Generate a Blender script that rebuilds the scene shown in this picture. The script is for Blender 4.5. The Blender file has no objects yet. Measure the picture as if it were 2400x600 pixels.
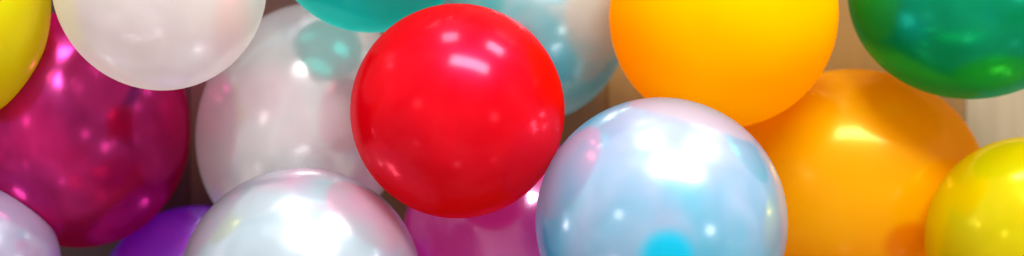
# Close-up of a loose pile of party balloons on a wooden floor, seen from straight above.
# x = right in the photograph, y = up in the photograph, z = towards the camera.
import bpy, math
from mathutils import Vector, Matrix

scene = bpy.context.scene
COL = scene.collection

# ------------------------------------------------------------------ node helpers
def new_mat(name):
    m = bpy.data.materials.new(name)
    m.use_nodes = True
    nt = m.node_tree
    nt.nodes.clear()
    return m, nt

def N(nt, kind, **inputs):
    n = nt.nodes.new(kind)
    for k, v in inputs.items():
        n.inputs[k.replace('_', ' ')].default_value = v
    return n

def rgba(c):
    return (c[0], c[1], c[2], 1.0)

def latex(name, base, thick, metallic=0.3, rough=0.2, coat=0.5, coat_rough=0.08,
          translucent=0.2, clear=0.0, crown=0.975, grain=0.04, glow=None,
          pearl=0.0, pearl_tint=(1, 1, 1), pearl_rough=0.28, mirror=0.0, mirror_rough=0.11,
          spec=0.5, see=None, mirror_tint=None, edge=0.0,
          cloud=None, cloud_scale=7.0, spot=0.0):
    """Thin stretched balloon rubber: pearly or plain, a share of it lets light through."""
    m, nt = new_mat(name)
    L = nt.links
    tc = N(nt, 'ShaderNodeTexCoord')
    # fine pearl grain and slow unevenness of the stretched rubber
    fine = N(nt, 'ShaderNodeTexNoise', Scale=900.0, Detail=2.0)
    slow = N(nt, 'ShaderNodeTexNoise', Scale=9.0, Detail=3.0, Roughness=0.6)
    L.new(tc.outputs['Object'], fine.inputs['Vector'])
    L.new(tc.outputs['Object'], slow.inputs['Vector'])
    # rubber is thicker, so deeper in colour, at the crown (attribute 'crown' = cosine to the crown)
    at = N(nt, 'ShaderNodeAttribute'); at.attribute_name = 'crown'; at.attribute_type = 'GEOMETRY'
    mr = N(nt, 'ShaderNodeMapRange')
    mr.interpolation_type = 'SMOOTHERSTEP'
    mr.inputs['From Min'].default_value = crown
    mr.inputs['From Max'].default_value = 0.997
    L.new(at.outputs['Fac'], mr.inputs['Value'])
    mixc = N(nt, 'ShaderNodeMix'); mixc.data_type = 'RGBA'
    mixc.inputs['A'].default_value = rgba(base)
    mixc.inputs['B'].default_value = rgba(thick)
    L.new(mr.outputs['Result'], mixc.inputs['Factor'])
    if cloud:                                 # pigment clouds of a second tint, also painting in mottled reflections of neighbouring balloons
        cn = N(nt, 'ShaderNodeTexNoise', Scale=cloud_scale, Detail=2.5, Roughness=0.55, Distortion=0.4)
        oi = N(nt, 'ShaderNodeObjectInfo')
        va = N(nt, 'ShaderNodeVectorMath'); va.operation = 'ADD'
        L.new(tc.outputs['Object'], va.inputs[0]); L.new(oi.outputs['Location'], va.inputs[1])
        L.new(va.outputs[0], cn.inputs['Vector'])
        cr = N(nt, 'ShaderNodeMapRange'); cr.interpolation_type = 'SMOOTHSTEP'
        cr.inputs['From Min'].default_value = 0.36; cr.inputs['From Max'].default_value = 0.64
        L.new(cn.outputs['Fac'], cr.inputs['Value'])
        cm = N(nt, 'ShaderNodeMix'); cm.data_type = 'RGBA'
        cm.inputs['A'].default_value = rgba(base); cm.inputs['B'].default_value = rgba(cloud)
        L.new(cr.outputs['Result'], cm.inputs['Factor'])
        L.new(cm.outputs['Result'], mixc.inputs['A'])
    # value variation from the slow noise
    hsv = N(nt, 'ShaderNodeHueSaturation')
    vr = N(nt, 'ShaderNodeMapRange')
    vr.inputs['To Min'].default_value = 1.0 - grain * 2
    vr.inputs['To Max'].default_value = 1.0 + grain * 2
    add = N(nt, 'ShaderNodeMath'); add.operation = 'ADD'
    half = N(nt, 'ShaderNodeMath'); half.operation = 'MULTIPLY'; half.inputs[1].default_value = 0.5
    L.new(fine.outputs['Fac'], add.inputs[0]); L.new(slow.outputs['Fac'], add.inputs[1])
    L.new(add.outputs[0], half.inputs[0]); L.new(half.outputs[0], vr.inputs['Value'])
    L.new(vr.outputs['Result'], hsv.inputs['Value'])
    L.new(mixc.outputs['Result'], hsv.inputs['Color'])
    color = hsv.outputs['Color']
    rr = N(nt, 'ShaderNodeMapRange')
    rr.inputs['To Min'].default_value = rough * 0.85
    rr.inputs['To Max'].default_value = rough * 1.15
    L.new(slow.outputs['Fac'], rr.inputs['Value'])
    bump = N(nt, 'ShaderNodeBump', Strength=0.02, Distance=0.0006)
    L.new(slow.outputs['Fac'], bump.inputs['Height'])
    p = N(nt, 'ShaderNodeBsdfPrincipled')
    L.new(color, p.inputs['Base Color'])
    L.new(rr.outputs['Result'], p.inputs['Roughness'])
    L.new(bump.outputs['Normal'], p.inputs['Normal'])
    p.inputs['Metallic'].default_value = metallic
    p.inputs['Specular IOR Level'].default_value = spec
    p.inputs['Coat Weight'].default_value = coat
    p.inputs['Coat Roughness'].default_value = coat_rough
    p.inputs['Coat IOR'].default_value = 1.5
    last = p.outputs['BSDF']
    if pearl > 0:                             # mica pigment in the rubber: a broad, satin reflection
        g = N(nt, 'ShaderNodeBsdfGlossy', Roughness=pearl_rough)
        g.inputs['Color'].default_value = rgba(pearl_tint)
        L.new(bump.outputs['Normal'], g.inputs['Normal'])
        mx = N(nt, 'ShaderNodeMixShader', Fac=pearl)
        L.new(last, mx.inputs[1]); L.new(g.outputs[0], mx.inputs[2])
        last = mx.outputs[0]
    if mirror > 0:                            # the smooth skin over the pigment
        g = N(nt, 'ShaderNodeBsdfGlossy', Roughness=mirror_rough)
        L.new(bump.outputs['Normal'], g.inputs['Normal'])
        g.inputs['Color'].default_value = rgba(mirror_tint or pearl_tint)
        mx = N(nt, 'ShaderNodeMixShader', Fac=mirror)
        if edge > 0:                          # reflects more where it is seen at a slant
            ml = N(nt, 'ShaderNodeLayerWeight', Blend=0.5)
            mp = N(nt, 'ShaderNodeMath'); mp.operation = 'POWER'; mp.inputs[1].default_value = 1.6
            me_ = N(nt, 'ShaderNodeMapRange')
            me_.inputs['To Min'].default_value = mirror
            me_.inputs['To Max'].default_value = edge
            L.new(ml.outputs['Facing'], mp.inputs[0]); L.new(mp.outputs[0], me_.inputs['Value'])
            L.new(me_.outputs['Result'], mx.inputs['Fac'])
        L.new(last, mx.inputs[1]); L.new(g.outputs[0], mx.inputs[2])
        last = mx.outputs[0]
    if translucent > 0:
        t = N(nt, 'ShaderNodeBsdfTranslucent')
        if glow is None:
            L.new(color, t.inputs['Color'])
        else:
            t.inputs['Color'].default_value = rgba(glow)
        mx = N(nt, 'ShaderNodeMixShader', Fac=translucent)
        L.new(last, mx.inputs[1]); L.new(t.outputs[0], mx.inputs[2])
        last = mx.outputs[0]
    if clear > 0:
        tr = N(nt, 'ShaderNodeBsdfTransparent')
        tr.inputs['Color'].default_value = rgba(see or [0.25 + 0.75 * c for c in base])
        lw = N(nt, 'ShaderNodeLayerWeight', Blend=0.35)
        fm = N(nt, 'ShaderNodeMapRange')
        fm.inputs['To Min'].default_value = clear
        fm.inputs['To Max'].default_value = 0.0
        L.new(lw.outputs['Facing'], fm.inputs['Value'])
        mx = N(nt, 'ShaderNodeMixShader')
        L.new(fm.outputs['Result'], mx.inputs['Fac'])
        L.new(last, mx.inputs[1]); L.new(tr.outputs[0], mx.inputs[2])
        last = mx.outputs[0]
    if spot:                                  # the crown itself: thick unstretched rubber without sheen
        c1 = N(nt, 'ShaderNodeBsdfDiffuse'); c1.inputs['Color'].default_value = rgba(thick)
        c2 = N(nt, 'ShaderNodeBsdfTranslucent'); c2.inputs['Color'].default_value = rgba(thick)
        cm1 = N(nt, 'ShaderNodeMixShader', Fac=0.3)
        L.new(c1.outputs[0], cm1.inputs[1]); L.new(c2.outputs[0], cm1.inputs[2])
        fs = N(nt, 'ShaderNodeMath'); fs.operation = 'MULTIPLY'; fs.inputs[1].default_value = spot
        pw = N(nt, 'ShaderNodeMath'); pw.operation = 'POWER'; pw.inputs[1].default_value = 2.0
        L.new(mr.outputs['Result'], pw.inputs[0]); L.new(pw.outputs[0], fs.inputs[0])
        mx = N(nt, 'ShaderNodeMixShader')
        L.new(fs.outputs[0], mx.inputs['Fac'])
        L.new(last, mx.inputs[1]); L.new(cm1.outputs[0], mx.inputs[2])
        last = mx.outputs[0]
    out = N(nt, 'ShaderNodeOutputMaterial')
    L.new(last, out.inputs['Surface'])
    return m

# ------------------------------------------------------------------ balloon mesh
def profile(steps=72):
    """(radius, axial) pairs from the crown to the knot, for a unit balloon."""
    pts = []
    t_end = math.radians(163)
    for i in range(1, steps + 1):
        t = t_end * i / steps
        r, z = math.sin(t), math.cos(t)
        k = max(0.0, (t - math.radians(115)) / (t_end - math.radians(115)))
        z -= 0.10 * k * k                       # slight pear shape towards the neck
        pts.append((r * (1 - 0.55 * k ** 3), z))
    r0, z0 = pts[-1]
    for f, dz in ((0.75, 0.03), (0.58, 0.07), (0.48, 0.11), (0.42, 0.14)):
        pts.append((r0 * f, z0 - dz))
    # pinched neck, knot and rolled lip
    for r, dz in ((0.045, 0.160), (0.038, 0.172), (0.062, 0.182), (0.078, 0.197), (0.066, 0.212),
                  (0.036, 0.222), (0.045, 0.235), (0.075, 0.262), (0.100, 0.285), (0.108, 0.292),
                  (0.104, 0.300), (0.094, 0.296), (0.060, 0.270), (0.020, 0.250)):
        pts.append((r, z0 - dz))
    return pts

PROFILE = profile()

def balloon(label, group, loc, radii, spin, crown_dir, mat):
    """One balloon: inflated body with neck, knot and lip in one skin of rubber."""
    seg = 96
    axis = Vector(crown_dir).normalized()
    rot = axis.to_track_quat('Z', 'Y').to_matrix()
    sp = Matrix.Rotation(spin, 3, 'Z')
    S = Matrix.Diagonal(Vector(radii))
    verts, crown = [], []
    def put(v):
        verts.append(sp @ (S @ (rot @ v)))
        crown.append(v.normalized().z)
    put(Vector((0, 0, 1)))
    for r, z in PROFILE:
        for j in range(seg):
            a = 2 * math.pi * j / seg
            w = 1.0
            if z < -1.0:                          # gathered rubber: soft pleats at the neck
                w = 1 + 0.07 * math.sin(11 * a)
            put(Vector((r * w * math.cos(a), r * w * math.sin(a), z)))
    faces = [(0, 1 + j, 1 + (j + 1) % seg) for j in range(seg)]
    n = len(PROFILE)
    for i in range(n - 1):
        a0, b0 = 1 + i * seg, 1 + (i + 1) * seg
        for j in range(seg):
            k = (j + 1) % seg
            faces.append((a0 + j, b0 + j, b0 + k, a0 + k))
    faces.append(tuple(1 + (n - 1) * seg + j for j in reversed(range(seg))))
    me = bpy.data.meshes.new('balloon')
    me.from_pydata([tuple(v) for v in verts], [], faces)
    me.update()
    at = me.attributes.new('crown', 'FLOAT', 'POINT')
    at.data.foreach_set('value', crown)
    me.shade_smooth()
    me.materials.append(mat)
    o = bpy.data.objects.new('balloon', me)
    o.location = loc
    o['label'] = label
    o['category'] = 'balloon'
    o['group'] = group
    COL.objects.link(o)
    return o

# ------------------------------------------------------------------ materials
M = {}
M['yellow'] = latex('yellow_latex', (0.66, 0.72, 0), (0.7, 0.4, 0.0), rough=0.25, metallic=0.1, coat=0.10, coat_rough=0.14, translucent=0.5, spec=0.2, glow=(0.8, 0.68, 0), mirror=0.05, edge=0.3, mirror_tint=(1, .8, .1), cloud=(0.7, 0.62, 0))
M['lemon'] = latex('lemon_latex', (0.6, 0.64, 0), (0.7, 0.4, 0.0), metallic=0.2, rough=0.2, coat=0.10, coat_rough=0.14, translucent=0.45, mirror=0.14, edge=0.5, pearl_tint=(1, .75, .02), spec=0.2, glow=(0.8, 0.62, 0), cloud=(0.66, 0.54, 0), mirror_rough=0.15)
M['orange'] = latex('orange_latex', (1, 0.54, 0), (0.8, 0.25, 0.0), metallic=0.0, rough=0.4, coat=0.0, translucent=0.5, spec=0.0, glow=(1, 0.54, 0), cloud=(1, 0.48, 0))
M['amber'] = latex('amber_latex', (1, 0.55, 0), (0.75, 0.2, 0.0), metallic=0.0, rough=0.22, coat=0.22, coat_rough=0.15, translucent=0.62, pearl=0.07, pearl_tint=(1, 0.78, 0.1), pearl_rough=0.32, mirror=0.04, edge=0.1, mirror_tint=(1, .65, .1), mirror_rough=0.16, spec=0.0, glow=(1.0, 0.5, 0), cloud=(1, 0.46, 0))
M['red'] = latex('red_latex', (0.8, 0, 0.001), (0.6, 0.0, 0.0), metallic=0.1, rough=0.25, coat=0.32, coat_rough=0.17, translucent=0.42, grain=0.05, pearl=0.07, pearl_tint=(1, 0.03, 0.3), pearl_rough=0.36, mirror=0.05, mirror_tint=(1, 0.03, 0.1), edge=0.32, mirror_rough=0.15, spec=0.0, cloud=(0.6, 0, 0.001), glow=(0.8, 0, 0))
M['magenta'] = latex('magenta_latex', (0.46, 0, 0.09), (0.4, 0.0, 0.1), metallic=0.3, rough=0.25, coat=0.0, coat_rough=0.2, translucent=0.28, pearl=0.09, pearl_tint=(1, 0.4, 0.95), pearl_rough=0.26, mirror=0.3, edge=0.6, mirror_tint=(1, 0.02, 0.33), mirror_rough=0.19, clear=0.18, see=(0.9, 0.01, 0.18), spec=0.0, cloud=(0.2, 0, 0.09), cloud_scale=9, glow=(0.7, 0, 0.15))
M['purple'] = latex('purple_latex', (0.42, 0.05, 0.85), (0.1, 0.0, 0.3), metallic=0.2, rough=0.22, coat=0.1, coat_rough=0.15, translucent=0.55, pearl=0.2, pearl_tint=(0.95, 0.8, 1), pearl_rough=0.38, mirror=0.3, edge=0.8, mirror_tint=(.85, .6, 1), clear=0.1, see=(0.4, 0.05, 0.85), spec=0.2, glow=(0.5, 0.08, 0.95))
M['green'] = latex('green_latex', (0, 0.31, 0.05), (0.0, 0.2, 0.04), metallic=0.3, rough=0.2, coat=0.05, coat_rough=0.15, translucent=0.35, pearl=0.12, pearl_tint=(0.01, 0.75, 0.75), pearl_rough=0.32, mirror=0.2, edge=0.5, mirror_tint=(0.03, 0.8, 0.6), mirror_rough=0.24, clear=0.2, see=(0.05, 0.8, 0.25), spec=0.1, cloud=(0, 0.29, 0.13), cloud_scale=6)
M['teal'] = latex('teal_latex', (0, 0.38, 0.35), (0.0, 0.3, 0.28), metallic=0.2, rough=0.22, coat=0.08, coat_rough=0.15, translucent=0.6, pearl=0.06, pearl_tint=(0.2, 1, 0.95), clear=0.3, see=(0.05, 0.85, 0.78), spec=0.1, mirror=0.1, edge=0.35, mirror_tint=(.3, 1, .95), mirror_rough=0.17, cloud=(0, 0.32, 0.32), glow=(0.03, 0.62, 0.56))
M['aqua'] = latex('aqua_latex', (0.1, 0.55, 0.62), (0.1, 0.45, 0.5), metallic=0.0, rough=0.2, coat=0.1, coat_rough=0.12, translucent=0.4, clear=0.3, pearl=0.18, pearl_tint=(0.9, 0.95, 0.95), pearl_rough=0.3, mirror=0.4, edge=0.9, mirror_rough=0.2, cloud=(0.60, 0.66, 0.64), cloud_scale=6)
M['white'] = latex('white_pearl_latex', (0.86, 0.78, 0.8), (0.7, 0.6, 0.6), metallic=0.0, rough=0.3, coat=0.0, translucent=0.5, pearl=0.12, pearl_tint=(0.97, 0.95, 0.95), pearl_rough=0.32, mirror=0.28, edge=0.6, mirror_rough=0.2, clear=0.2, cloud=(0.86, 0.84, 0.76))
M['clear'] = latex('clear_pearl_latex', (0.96, 0.78, 0.86), (0.9, 0.72, 0.78), metallic=0.0, rough=0.2, coat=0.1, coat_rough=0.12, translucent=0.4, clear=0.28, pearl=0.14, pearl_tint=(0.97, 0.95, 0.93), pearl_rough=0.3, mirror=0.36, edge=0.9, mirror_rough=0.2, cloud=(0.88, 0.92, 0.9), see=(1, .93, .93))  # pinkish tint paints in the reflection of the magenta balloon
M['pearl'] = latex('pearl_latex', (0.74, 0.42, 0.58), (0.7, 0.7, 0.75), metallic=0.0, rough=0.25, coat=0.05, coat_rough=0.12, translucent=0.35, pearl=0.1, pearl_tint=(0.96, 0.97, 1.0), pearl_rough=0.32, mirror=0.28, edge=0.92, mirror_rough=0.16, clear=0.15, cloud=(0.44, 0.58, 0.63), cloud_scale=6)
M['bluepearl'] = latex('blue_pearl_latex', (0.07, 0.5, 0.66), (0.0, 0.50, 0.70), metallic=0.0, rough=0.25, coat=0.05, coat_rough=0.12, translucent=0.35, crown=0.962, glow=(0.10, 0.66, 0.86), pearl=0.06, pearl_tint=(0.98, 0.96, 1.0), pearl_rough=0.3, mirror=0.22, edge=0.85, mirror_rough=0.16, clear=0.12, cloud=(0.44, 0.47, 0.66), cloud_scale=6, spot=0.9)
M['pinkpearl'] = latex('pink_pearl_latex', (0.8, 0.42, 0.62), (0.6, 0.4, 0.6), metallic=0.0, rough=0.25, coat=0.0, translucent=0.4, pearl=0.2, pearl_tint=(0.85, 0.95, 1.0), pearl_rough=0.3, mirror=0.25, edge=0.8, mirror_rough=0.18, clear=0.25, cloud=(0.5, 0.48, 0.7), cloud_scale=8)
M['lilac'] = latex('lilac_latex', (1, 0.07, 0.46), (0.4, 0.15, 0.4), metallic=0.0, rough=0.2, coat=0.1, coat_rough=0.12, translucent=0.62, pearl=0.15, pearl_tint=(1, 0.62, 0.92), pearl_rough=0.28, mirror=0.27, edge=0.9, mirror_rough=0.15, clear=0.15, see=(.85,.3,.75), glow=(1, 0.2, 0.7), cloud=(0.55, 0.14, 0.9), cloud_scale=5)

# ------------------------------------------------------------------ the balloons
G = 'party balloons lying in a loose pile'
BALLOONS = [
 ('yellow balloon cut by the left edge, beside the white balloon above the magenta one',
  (-0.5963, 0.1387, 0.355), (0.0857, 0.1294, 0.1076), 0, (0.3, 0.1, 0.95), 'yellow'),
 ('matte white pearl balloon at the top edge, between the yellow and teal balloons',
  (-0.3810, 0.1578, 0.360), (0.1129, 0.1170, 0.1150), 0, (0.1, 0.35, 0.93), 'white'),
 ('big dark magenta metallic balloon lying under the yellow and white ones',
  (-0.5234, -0.0010, 0.185), (0.1236, 0.1447, 0.1677), 0, (-0.4, -0.1, 0.9), 'magenta'),
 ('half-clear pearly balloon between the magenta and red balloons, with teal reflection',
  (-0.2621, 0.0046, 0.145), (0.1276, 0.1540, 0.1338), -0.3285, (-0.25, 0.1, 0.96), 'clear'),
 ('dark teal metallic balloon at the top edge, touching the upper left of the red balloon',
  (-0.1621, 0.2233, 0.285), (0.1157, 0.1140, 0.1148), 0, (0.0, 0.35, 0.93), 'teal'),
 ('glossy bright red balloon in the middle, the only red one',
  (-0.0595, 0.0186, 0.345), (0.1173, 0.1176, 0.1174), 0, (0.05, 0.45, 0.89), 'red'),
 ('pale aqua half-clear balloon behind the red balloon, at its upper right',
  (0.0232, 0.1295, 0.122), (0.1223, 0.1214, 0.1218), 0, (0.2, 0.3, 0.93), 'aqua'),
 ('plain matte orange balloon at the top edge, behind the blue pearl balloon',
  (0.2466, 0.1310, 0.250), (0.1322, 0.1315, 0.1318), 0, (0.1, 0.4, 0.91), 'orange'),
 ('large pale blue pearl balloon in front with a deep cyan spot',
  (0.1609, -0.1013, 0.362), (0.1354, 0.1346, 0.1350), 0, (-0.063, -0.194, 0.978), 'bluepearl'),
 ('large glossy amber orange balloon lying low between the blue pearl and yellow balloons',
  (0.4294, -0.0749, 0.135), (0.1636, 0.1490, 0.1329), 0, (0.2, -0.4, 0.9), 'amber'),
 ('metallic green balloon in the top right corner',
  (0.5304, 0.1592, 0.270), (0.1388, 0.1261, 0.1258), 0, (0.25, 0.3, 0.92), 'green'),
 ('glossy yellow balloon in the bottom right corner, in front of the amber one',
  (0.5860, -0.1249, 0.300), (0.1133, 0.1152, 0.1142), 0, (0.4, -0.3, 0.87), 'lemon'),
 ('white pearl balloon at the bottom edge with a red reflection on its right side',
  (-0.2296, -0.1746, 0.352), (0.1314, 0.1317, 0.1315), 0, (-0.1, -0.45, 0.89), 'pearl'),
 ('deep purple metallic balloon at the bottom edge, mostly hidden behind the white pearl one',
  (-0.4001, -0.2239, 0.122), (0.1256, 0.1249, 0.0977), 0, (-0.2, -0.4, 0.9), 'purple'),
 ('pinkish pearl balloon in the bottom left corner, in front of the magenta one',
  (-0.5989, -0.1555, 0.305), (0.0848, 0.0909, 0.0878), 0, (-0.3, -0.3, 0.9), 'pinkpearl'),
 ('lilac metallic balloon under the red one, seen between two pearl balloons',
  (-0.0027, -0.1394, 0.132), (0.1344, 0.1329, 0.1270), 0, (0.1, -0.4, 0.91), 'lilac'),
]
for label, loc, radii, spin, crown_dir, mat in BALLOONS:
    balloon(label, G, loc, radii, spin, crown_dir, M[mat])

# ------------------------------------------------------------------ the wooden floor
def floor_material():
    m, nt = new_mat('oak_boards')
    L = nt.links
    tc = N(nt, 'ShaderNodeTexCoord')
    sep = N(nt, 'ShaderNodeSeparateXYZ')
    L.new(tc.outputs['Object'], sep.inputs[0])
    wn = N(nt, 'ShaderNodeTexWhiteNoise'); wn.noise_dimensions = '1D'
    at = N(nt, 'ShaderNodeAttribute'); at.attribute_name = 'board'; at.attribute_type = 'GEOMETRY'
    L.new(at.outputs['Fac'], wn.inputs['W'])
    mp = N(nt, 'ShaderNodeMapping'); mp.inputs['Scale'].default_value = (26, 2.2, 1)
    off = N(nt, 'ShaderNodeCombineXYZ')
    mul = N(nt, 'ShaderNodeMath'); mul.operation = 'MULTIPLY'; mul.inputs[1].default_value = 37.0
    L.new(wn.outputs['Value'], mul.inputs[0]); L.new(mul.outputs[0], off.inputs['Y'])
    L.new(tc.outputs['Object'], mp.inputs['Vector']); L.new(off.outputs[0], mp.inputs['Location'])
    grain = N(nt, 'ShaderNodeTexNoise', Scale=2.2, Detail=6.0, Roughness=0.62, Distortion=0.5)
    L.new(mp.outputs[0], grain.inputs['Vector'])
    ramp = N(nt, 'ShaderNodeValToRGB')
    ramp.color_ramp.elements[0].position = 0.30
    ramp.color_ramp.elements[0].color = (0.80, 0.79, 0.78, 1)
    ramp.color_ramp.elements[1].position = 0.72
    ramp.color_ramp.elements[1].color = (1.0, 1.0, 1.0, 1)
    L.new(grain.outputs['Fac'], ramp.inputs['Fac'])
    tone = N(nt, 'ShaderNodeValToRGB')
    tone.color_ramp.elements[0].color = (0.03, 0.002, 0.006, 1)  # near-black maroon: shade of the gaps between balloons put into the colour
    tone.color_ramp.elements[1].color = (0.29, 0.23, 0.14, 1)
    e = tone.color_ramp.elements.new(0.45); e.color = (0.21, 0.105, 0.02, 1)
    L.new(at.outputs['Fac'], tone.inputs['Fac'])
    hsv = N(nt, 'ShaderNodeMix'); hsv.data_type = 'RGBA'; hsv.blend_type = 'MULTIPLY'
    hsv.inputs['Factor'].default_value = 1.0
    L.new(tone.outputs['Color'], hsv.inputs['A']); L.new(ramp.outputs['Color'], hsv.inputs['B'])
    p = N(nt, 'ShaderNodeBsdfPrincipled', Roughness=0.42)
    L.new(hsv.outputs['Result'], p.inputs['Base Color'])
    b = N(nt, 'ShaderNodeBump', Strength=0.08, Distance=0.002)
    L.new(grain.outputs['Fac'], b.inputs['Height']); L.new(b.outputs[0], p.inputs['Normal'])
    out = N(nt, 'ShaderNodeOutputMaterial'); L.new(p.outputs[0], out.inputs['Surface'])
    return m

def build_floor():
    # joints between boards; the one at -0.4416 shows between the magenta and the half-clear balloon
    joints = [-1.62, -1.40, -1.20, -1.01, -0.82, -0.63, -0.4416, -0.25, -0.06, 0.13, 0.36, 0.6195, 0.81, 1.0, 1.2, 1.4, 1.62]
    tones = [.3, .2, .3, .2, .1, .0, .05, .2, .35, .48, .44, 1.0, .9, .7, .9, .8]     # tone per board; gap shade and balloon bounce are painted into these
    bev = 0.002
    verts, faces, board = [], [], []
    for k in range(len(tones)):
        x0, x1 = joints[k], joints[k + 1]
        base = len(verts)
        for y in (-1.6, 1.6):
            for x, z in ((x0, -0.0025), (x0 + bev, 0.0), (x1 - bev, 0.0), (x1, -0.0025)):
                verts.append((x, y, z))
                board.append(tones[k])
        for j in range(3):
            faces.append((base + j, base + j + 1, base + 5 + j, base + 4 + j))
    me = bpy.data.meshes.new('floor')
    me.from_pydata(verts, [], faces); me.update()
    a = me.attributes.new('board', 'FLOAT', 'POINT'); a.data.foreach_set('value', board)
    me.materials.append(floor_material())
    o = bpy.data.objects.new('floor', me)
    o['kind'] = 'structure'
    o['label'] = 'tan wooden board floor under the balloons, out of focus'
    COL.objects.link(o)
build_floor()

# ------------------------------------------------------------------ light: windows and ceiling lamps of the room
def area(name, loc, target, sx, sy, power, color=(1, 1, 1), shape='RECTANGLE'):
    d = bpy.data.lights.new(name, 'AREA')
    d.shape = shape; d.size = sx
    if shape in ('RECTANGLE', 'ELLIPSE'):
        d.size_y = sy
    d.energy = power; d.color = color
    o = bpy.data.objects.new(name, d)
    o.location = loc
    o.rotation_euler = (Vector(target) - Vector(loc)).to_track_quat('-Z', 'Y').to_euler()
    COL.objects.link(o)
    return o

area('skylight', (0.62, 2.35, 2.25), (0.3, 1.0, 0.2), 1.95, 0.62, 180, (1.0, 0.98, 0.97))
area('window_light', (-0.5, 4.6, 0.95), (0, 0, 0.3), 0.9, 0.9, 70, (0.95, 0.98, 1.0))
area('window_light', (2.6, 4.4, 1.0), (0, 0, 0.3), 1.2, 0.9, 140, (0.95, 0.98, 1.0))
for x, y, power in ((-1.6, 0.3, 2.0), (1.55, -0.25, 2.4), (0.0, -2.9, 2.0), (-2.1, -1.65, 1.0), (2.8, -3.7, 2.0)):
    area('ceiling_lamp', (x, y, 2.25), (0, 0, 0.2), 0.34, 0.34, power * 0.5, (1.0, 0.96, 0.92), 'DISK')

w = bpy.data.worlds.new('World'); scene.world = w
w.use_nodes = True
nt = w.node_tree; nt.nodes.clear()
tc = N(nt, 'ShaderNodeTexCoord')
sep = N(nt, 'ShaderNodeSeparateXYZ'); nt.links.new(tc.outputs['Generated'], sep.inputs[0])
mr = N(nt, 'ShaderNodeMapRange'); mr.inputs['From Min'].default_value = -1; mr.inputs['From Max'].default_value = 1
nt.links.new(sep.outputs['Y'], mr.inputs['Value'])
walls = N(nt, 'ShaderNodeValToRGB')                 # by compass direction, brightest towards the windows (+y)
walls.color_ramp.elements[0].color = (0.46, 0.40, 0.38, 1)
walls.color_ramp.elements[1].color = (0.80, 0.85, 0.90, 1)
e = walls.color_ramp.elements.new(0.5); e.color = (0.50, 0.46, 0.45, 1)
nt.links.new(mr.outputs[0], walls.inputs['Fac'])
# the uneven brightness of a real room: pale and dark areas of walls and ceiling
room = N(nt, 'ShaderNodeTexNoise', Scale=2.1, Detail=3.0, Roughness=0.55, Distortion=0.6)
nt.links.new(tc.outputs['Generated'], room.inputs['Vector'])
patch = N(nt, 'ShaderNodeValToRGB')
patch.color_ramp.interpolation = 'EASE'
patch.color_ramp.elements[0].position = 0.38; patch.color_ramp.elements[0].color = (0.6, 0.6, 0.6, 1)
patch.color_ramp.elements[1].position = 0.66; patch.color_ramp.elements[1].color = (1.5, 1.5, 1.5, 1)
e = patch.color_ramp.elements.new(0.50); e.color = (0.95, 0.95, 0.95, 1)
nt.links.new(room.outputs['Fac'], patch.inputs['Fac'])
up = N(nt, 'ShaderNodeMapRange'); up.interpolation_type = 'SMOOTHSTEP'
up.inputs['From Min'].default_value = 0.25; up.inputs['From Max'].default_value = 0.95
nt.links.new(sep.outputs['Z'], up.inputs['Value'])
lv = N(nt, 'ShaderNodeMix'); lv.data_type = 'RGBA'
lv.inputs['B'].default_value = (0.62, 0.57, 0.56, 1)   # the ceiling overhead
nt.links.new(up.outputs['Result'], lv.inputs['Factor'])
nt.links.new(walls.outputs['Color'], lv.inputs['A'])
rp = N(nt, 'ShaderNodeMix'); rp.data_type = 'RGBA'; rp.blend_type = 'MULTIPLY'; rp.clamp_result = False
rp.inputs['Factor'].default_value = 1.0
nt.links.new(lv.outputs['Result'], rp.inputs['A']); nt.links.new(patch.outputs['Color'], rp.inputs['B'])
bg = N(nt, 'ShaderNodeBackground', Strength=1.0)
nt.links.new(rp.outputs['Result'], bg.inputs['Color'])
wo = N(nt, 'ShaderNodeOutputWorld'); nt.links.new(bg.outputs[0], wo.inputs['Surface'])

# ------------------------------------------------------------------ camera
cd = bpy.data.cameras.new('camera')
cd.sensor_width = 36; cd.lens = 45
cd.clip_start = 0.05; cd.clip_end = 100
cd.dof.use_dof = True
cd.dof.focus_distance = 1.37
cd.dof.aperture_fstop = 1.4
cam = bpy.data.objects.new('camera', cd)
cam.location = (0, 0, 1.75)
COL.objects.link(cam)
scene.camera = cam

vs = scene.view_settings
vs.view_transform = 'Standard'; vs.look = 'None'; vs.exposure = 0.25; vs.gamma = 1
cy = scene.cycles
cy.max_bounces = 10; cy.transparent_max_bounces = 12
cy.diffuse_bounces = 5; cy.glossy_bounces = 6
cy.caustics_reflective = True
cy.sample_clamp_indirect = 6
cy.use_denoising = True
